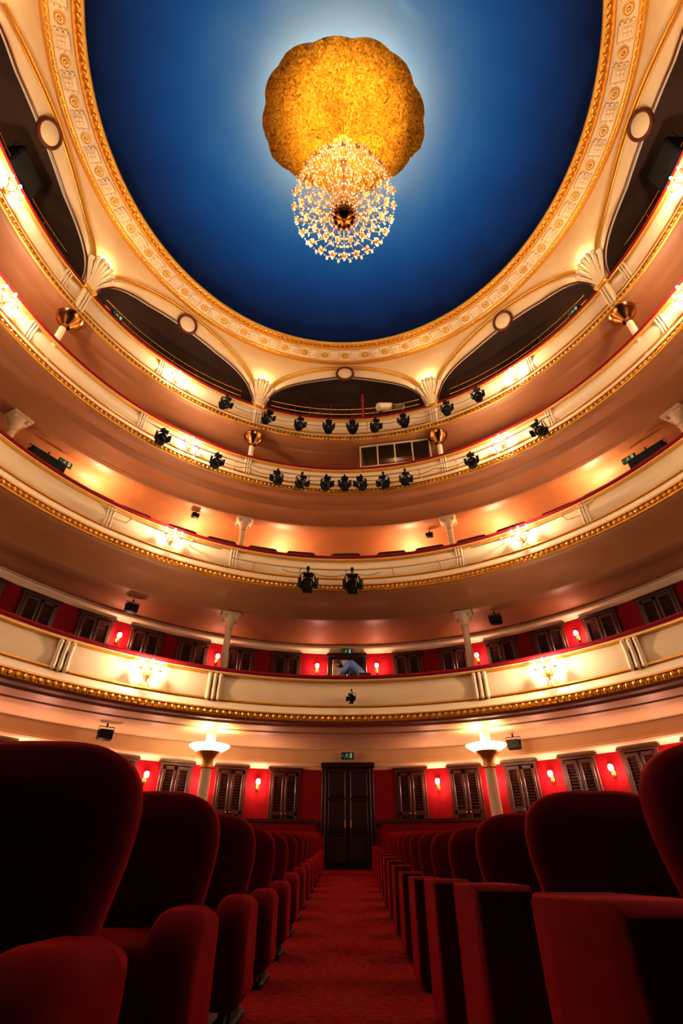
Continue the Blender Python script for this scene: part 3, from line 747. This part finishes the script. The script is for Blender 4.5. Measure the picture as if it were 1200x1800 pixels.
o=top('follow_spot','large white follow spotlight on a stand in the top gallery','follow spot',(1.7,12.35,12.1),rad(25))
g=G(); g.lathe([(.02,-.6),(.15,-.58),(.17,-.5),(.17,.1),(.13,.15),(.12,.55),(.15,.6),(.13,.62)],18)
body=g.mesh('lamp_barrel',WHITE); child(o,'lamp_barrel',body,T_(0,0,1.95)@Matrix.Rotation(rad(65),4,'Y'))
g=G(); g.tube([(0,0,0),(0,0,1.7)],.03,8)
for a in range(3): g.tube([(0,0,.5),(.4*cos(a*2.1),.4*sin(a*2.1),0)],.018,6)
g.tube([(0,-.2,1.98),(0,-.2,1.7),(0,.2,1.7),(0,.2,1.98)],.02,6)
child(o,'stand',g.mesh('stand',BLACK))
o=top('glazed_screen','dark glazed screen with thin frames in the top gallery','screen',(-.95,12.55,12.1))
g=G()
for k in range(4): g.box(-1.2+.8*k,0,1.15,.05,.05,2.3,.008)
for z in (1.2,1.75,2.28): g.box(0,0,z,2.45,.05,.05,.008)
child(o,'screen_frame',g.mesh('screen_frame',OCR))
g=G(); g.box(0,.02,1.15,2.4,.01,2.25,.002); child(o,'dark_glass',g.mesh('dark_glass',LENS))
for a,b in ((-64,-28),(28,64),(-20,20),(-110,-75),(75,110)):
    g=G(); ts=ths(rad(a),rad(b),24)
    for hh in (13.98,13.72): g.tube([P(t,Rf(4,t)+.4,hh) for t in ts],.018,6)
    for t in ts[::4]: x,y,_=P(t,Rf(4,t)+.4,0); g.tube([(x,y,12.1),(x,y,13.98)],.014,6)
    top('guard_rail','thin dark metal guard rail behind the gallery parapet','railing',mesh=g.mesh('guard_rail',BRASS),group='gallery guard rails')
# ------------------------------------------------------------ rear partition of the stalls
def partition(s):
    o=top('partition','low red velvet partition with wooden cap behind the last row','partition',(0,0,0))
    g=G()
    xs=[.86+(5.2-.86)*i/16 for i in range(17)]
    def yy(x): return 14.75-.035*x*x
    g.loft([[(s*x,yy(x),fl(14.4)-.0),(s*x,yy(x),.98),(s*x,yy(x)+.08,.98),(s*x,yy(x)+.08,fl(14.4))] for x in xs],True,True)
    child(o,'partition_panel',g.mesh('panel',VRAIL))
    g=G(); g.loft([[(s*x,yy(x)-.03,.98),(s*x,yy(x)-.03,1.05),(s*x,yy(x)+.12,1.05),(s*x,yy(x)+.12,.98)] for x in xs],True,True)
    child(o,'partition_cap',g.mesh('cap',WOOD))
partition(-1); partition(1)
# ------------------------------------------------------------ stalls chairs
def sup(w0,w1,h,z0,n=26):
    pts=[(-w0/2,z0)]
    pts.append((w0/2,z0)); pts.append((w0/2+(w1-w0)*.25,z0+h*.35)); pts.append((w1/2-.004,z0+h*.58))
    for i in range(n+1):
        a=pi*i/n; c=cos(a); s_=sin(a)
        pts.append(((abs(c)**.58)*(1 if c>=0 else -1)*w1/2, z0+h*.68+ (abs(s_)**.8)*h*.32))
    pts.append((-w1/2+.004,z0+h*.58)); pts.append((-w0/2-(w1-w0)*.25,z0+h*.35))
    return pts
lean=rad(9)
def bmap(u,v,w):
    y=w+(v-.3)*math.tan(lean)+ .10*u*u
    return (u,y,v)
g=G(); g.pillow(sup(.48,.585,.58,.225),[(.05,-.06),(.02,-.05),(.0,-.03),(0,.02),(.012,.04),(.04,.05)],bmap,(.03,.01))
backM=g.mesh('backrest',VEL,ang=70)
def arm_out():
    L=.36
    p=[(L-.01,.08),(L,.12),(L,.38),(L-.02,.44),(L*.75,.455),(.17,.455)]
    for i in range(11):
        a=pi/2*i/10; p.append((.15-.15*sin(a),.305+.15*cos(a)))
    p+=[(.0,.24),(.005,.16),(.03,.08)]
    return p
def arm_mesh(w,flat):
    g=G(); o=arm_out()
    if flat:
        o=[(.40,.03),(.40,.50),(.38,.515),(.02,.515),(.0,.50),(.0,.03)]; q=.25
        lo=[(.03*q,-w/2),(.010*q,-w/2+.012*q),(0,-w/2+.035*q),(0,w/2-.035*q),(.010*q,w/2-.012*q),(.03*q,w/2)]
    else:
        lo=[]
        for i in range(7):
            a=pi/2*i/6; lo.append((.055*(1-sin(a)),-w/2+.055*(1-cos(a))))
        lo+= [(i_,-w_) for i_,w_ in reversed(lo)]
    g.pillow([(a,b) for a,b in o],lo,lambda u,v,ww:(ww,u,v),(.0,.0))
    return g.mesh('armrest',VEL,ang=75 if not flat else 40)
armL=arm_mesh(.165,False); armR=arm_mesh(.16,True)
g=G()
ro=[]
for cx,cy,a0 in ((.225,.34,0),(-.225,.34,90),(-.225,.06,180),(.225,.06,270)):
    for i in range(5):
        a=rad(a0+i*22.5); ro.append((cx+.05*cos(a),cy+.05*sin(a)))
g.pillow(ro,[(.03,.15),(.008,.16),(0,.18),(0,.34),(.01,.365),(.04,.38)],lambda u,v,w:(u,v,w),(0,.02))
seatM=g.mesh('seat_cushion',VEL,ang=60)
g=G(); g.box(0,.20,.02,.09,.36,.04,.01); g.box(0,.22,.07,.05,.20,.10,.01); g.tube([(0,.06,.035),(0,.14,.11),(0,.28,.11),(0,.36,.035)],.02,6)
footM=g.mesh('cast_iron_foot',DKG)
nrow=14
for s in (-1,1):
    for k in range(nrow):
        D=1.31+.95*k; yb=D-.10; z=fl(yb)
        edge_=((.40 if k==0 else .43)+.009*k) if s<0 else (.355+.014*k)
        c0=((.77 if k==0 else .785)+.006*k) if s<0 else (.97+.008*k)
        nc=2 if k<2 else (3 if k<3 else 4)
        for j in range(nc):
            cx=c0+.68*j
            if any(math.hypot(s*cx-a,yb-.2-b)<.55 for a,b in COLS): continue
            lab='red velvet theatre chair beside the centre aisle' if j==0 else 'red velvet theatre chair within the row'
            r=top('theatre_chair',lab,'chair',(s*cx,yb-.34,z),group='stalls seating')
            child(r,'backrest',backM,T_(0,.36,0)); child(r,'seat_cushion',seatM)
            ax=(edge_+.08 if j==0 else cx-.34)
            child(r,'armrest',armL if s<0 else armR,T_(s*(ax-cx),0 if s<0 else -.05,0))
            child(r,'cast_iron_foot',footM,T_(s*(ax-cx),0,0))
# ------------------------------------------------------------ person leaning on the first tier rail
PX,PY,PZ=.0,12.36,3.0
def skin(name,pts,edges,rads,m,par,lab=None,sub=2):
    me=bpy.data.meshes.new(name); me.from_pydata(pts,edges,[]); me.materials.append(m)
    o=child(par,name,me,None,lab)
    md=o.modifiers.new('Skin','SKIN'); md.use_smooth_shade=True
    sv=me.skin_vertices[0].data
    for i,r in enumerate(rads): sv[i].radius=(r if isinstance(r,tuple) else (r,r))
    sv[0].use_root=True
    o.modifiers.new('Sub','SUBSURF').levels=sub; o.modifiers['Sub'].render_levels=sub
    return o
Pn=top('person','person in blue shirt leaning forward over the balcony rail','person',(PX,PY,PZ))
b=[(.42,.02,.92),(.28,.0,1.08),(.10,-.02,1.20),(-.04,-.04,1.24),(-.13,-.06,1.25),(-.20,-.07,1.24),(-.30,-.08,1.22),
   (.0,-.20,1.20),(-.06,-.30,1.02),(-.22,-.24,.92),(-.29,-.22,.90),
   (.0,.16,1.18),(-.12,.18,1.0),(-.28,.08,.92),(-.35,.05,.91),
   (.44,-.09,.86),(.42,-.10,.45),(.46,-.09,.07),(.36,-.11,.03),
   (.44,.12,.86),(.44,.14,.45),(.50,.14,.07),(.40,.16,.03)]
e=[(0,1),(1,2),(2,3),(3,4),(4,5),(5,6),(3,7),(7,8),(8,9),(9,10),(3,11),(11,12),(12,13),(13,14),(0,15),(15,16),(16,17),(17,18),(0,19),(19,20),(20,21),(21,22)]
r=[.13,.12,.14,.13,.06,.085,.075,.06,.045,.035,.04,.06,.045,.035,.04,.085,.06,.04,.04,.085,.06,.04,.04]
for hb in (10,14):
    hx,hy,hz=b[hb]
    for k,(dy,L) in enumerate(((-.03,.06),(-.012,.075),(.008,.07),(.026,.055))):
        i0=len(b); b.append((hx-.03,hy+dy,hz)); b.append((hx-.03-L*.6,hy+dy*1.2,hz+.005)); b.append((hx-.03-L,hy+dy*1.3,hz-.02))
        r+=[.010,.009,.008]; e+=[(hb,i0),(i0,i0+1),(i0+1,i0+2)]
    i0=len(b); b.append((hx+.005,hy-.045,hz)); b.append((hx-.03,hy-.065,hz-.01)); r+=[.011,.009]; e+=[(hb,i0),(i0,i0+1)]
skin('body',b,e,r,SKIN,Pn)
sb=[b[0],b[1],b[2],b[3],b[7],b[8],(-.17,-.26,.95),b[11],b[12],(-.22,.12,.95)]
skin('shirt',sb,[(0,1),(1,2),(2,3),(3,4),(4,5),(5,6),(3,7),(7,8),(8,9)],[.145,.14,.165,.14,.08,.06,.05,.08,.06,.05],BLUEBOX,Pn)
tb=[b[0],b[15],b[16],(.455,-.09,.12),b[19],b[20],(.49,.14,.12)]
skin('trousers',tb,[(0,1),(1,2),(2,3),(0,4),(4,5),(5,6)],[.15,.1,.075,.06,.1,.075,.06],TROU,Pn)
g=G(); g.ell((-.235,-.07,1.28),(.10,.095,.085),12,8); g.ell((-.17,-.07,1.23),(.06,.085,.09),10,6); child(Pn,'hair',g.mesh('hair',HAIR))
g=G()
for dy in (-.03,.03): g.ell((-.375,-.08+dy,1.225),(.008,.011,.008),6,4)
child(Pn,'eyes',g.mesh('eyes',HAIR))
g=G(); g.ell((-.385,-.08,1.20),(.018,.012,.02),6,4); 
for dy in (-.085,.085): g.ell((-.28,-.08+dy,1.21),(.02,.01,.028),6,4)
child(Pn,'nose_and_ears',g.mesh('nose',SKIN))
# ------------------------------------------------------------ world + camera
w=bpy.data.worlds.new('World'); sc.world=w; w.use_nodes=True
w.node_tree.nodes['Background'].inputs[0].default_value=(1,.40,.22,1); w.node_tree.nodes['Background'].inputs[1].default_value=.01
cam=bpy.data.cameras.new('Camera'); co=bpy.data.objects.new('Camera',cam); link(co)
cam.lens=17; cam.sensor_width=36; cam.clip_start=.02
co.rotation_euler=(rad(90+36.5),0,rad(.65)); co.location=(0,0,0)
sc.camera=co
for o in sc.objects:
    if o.parent is None: o.location.z+=ZOFF
sc.view_settings.view_transform='Standard'
try: sc.view_settings.look='Medium High Contrast'
except Exception as ex: print('look',ex)
sc.view_settings.exposure=0.05
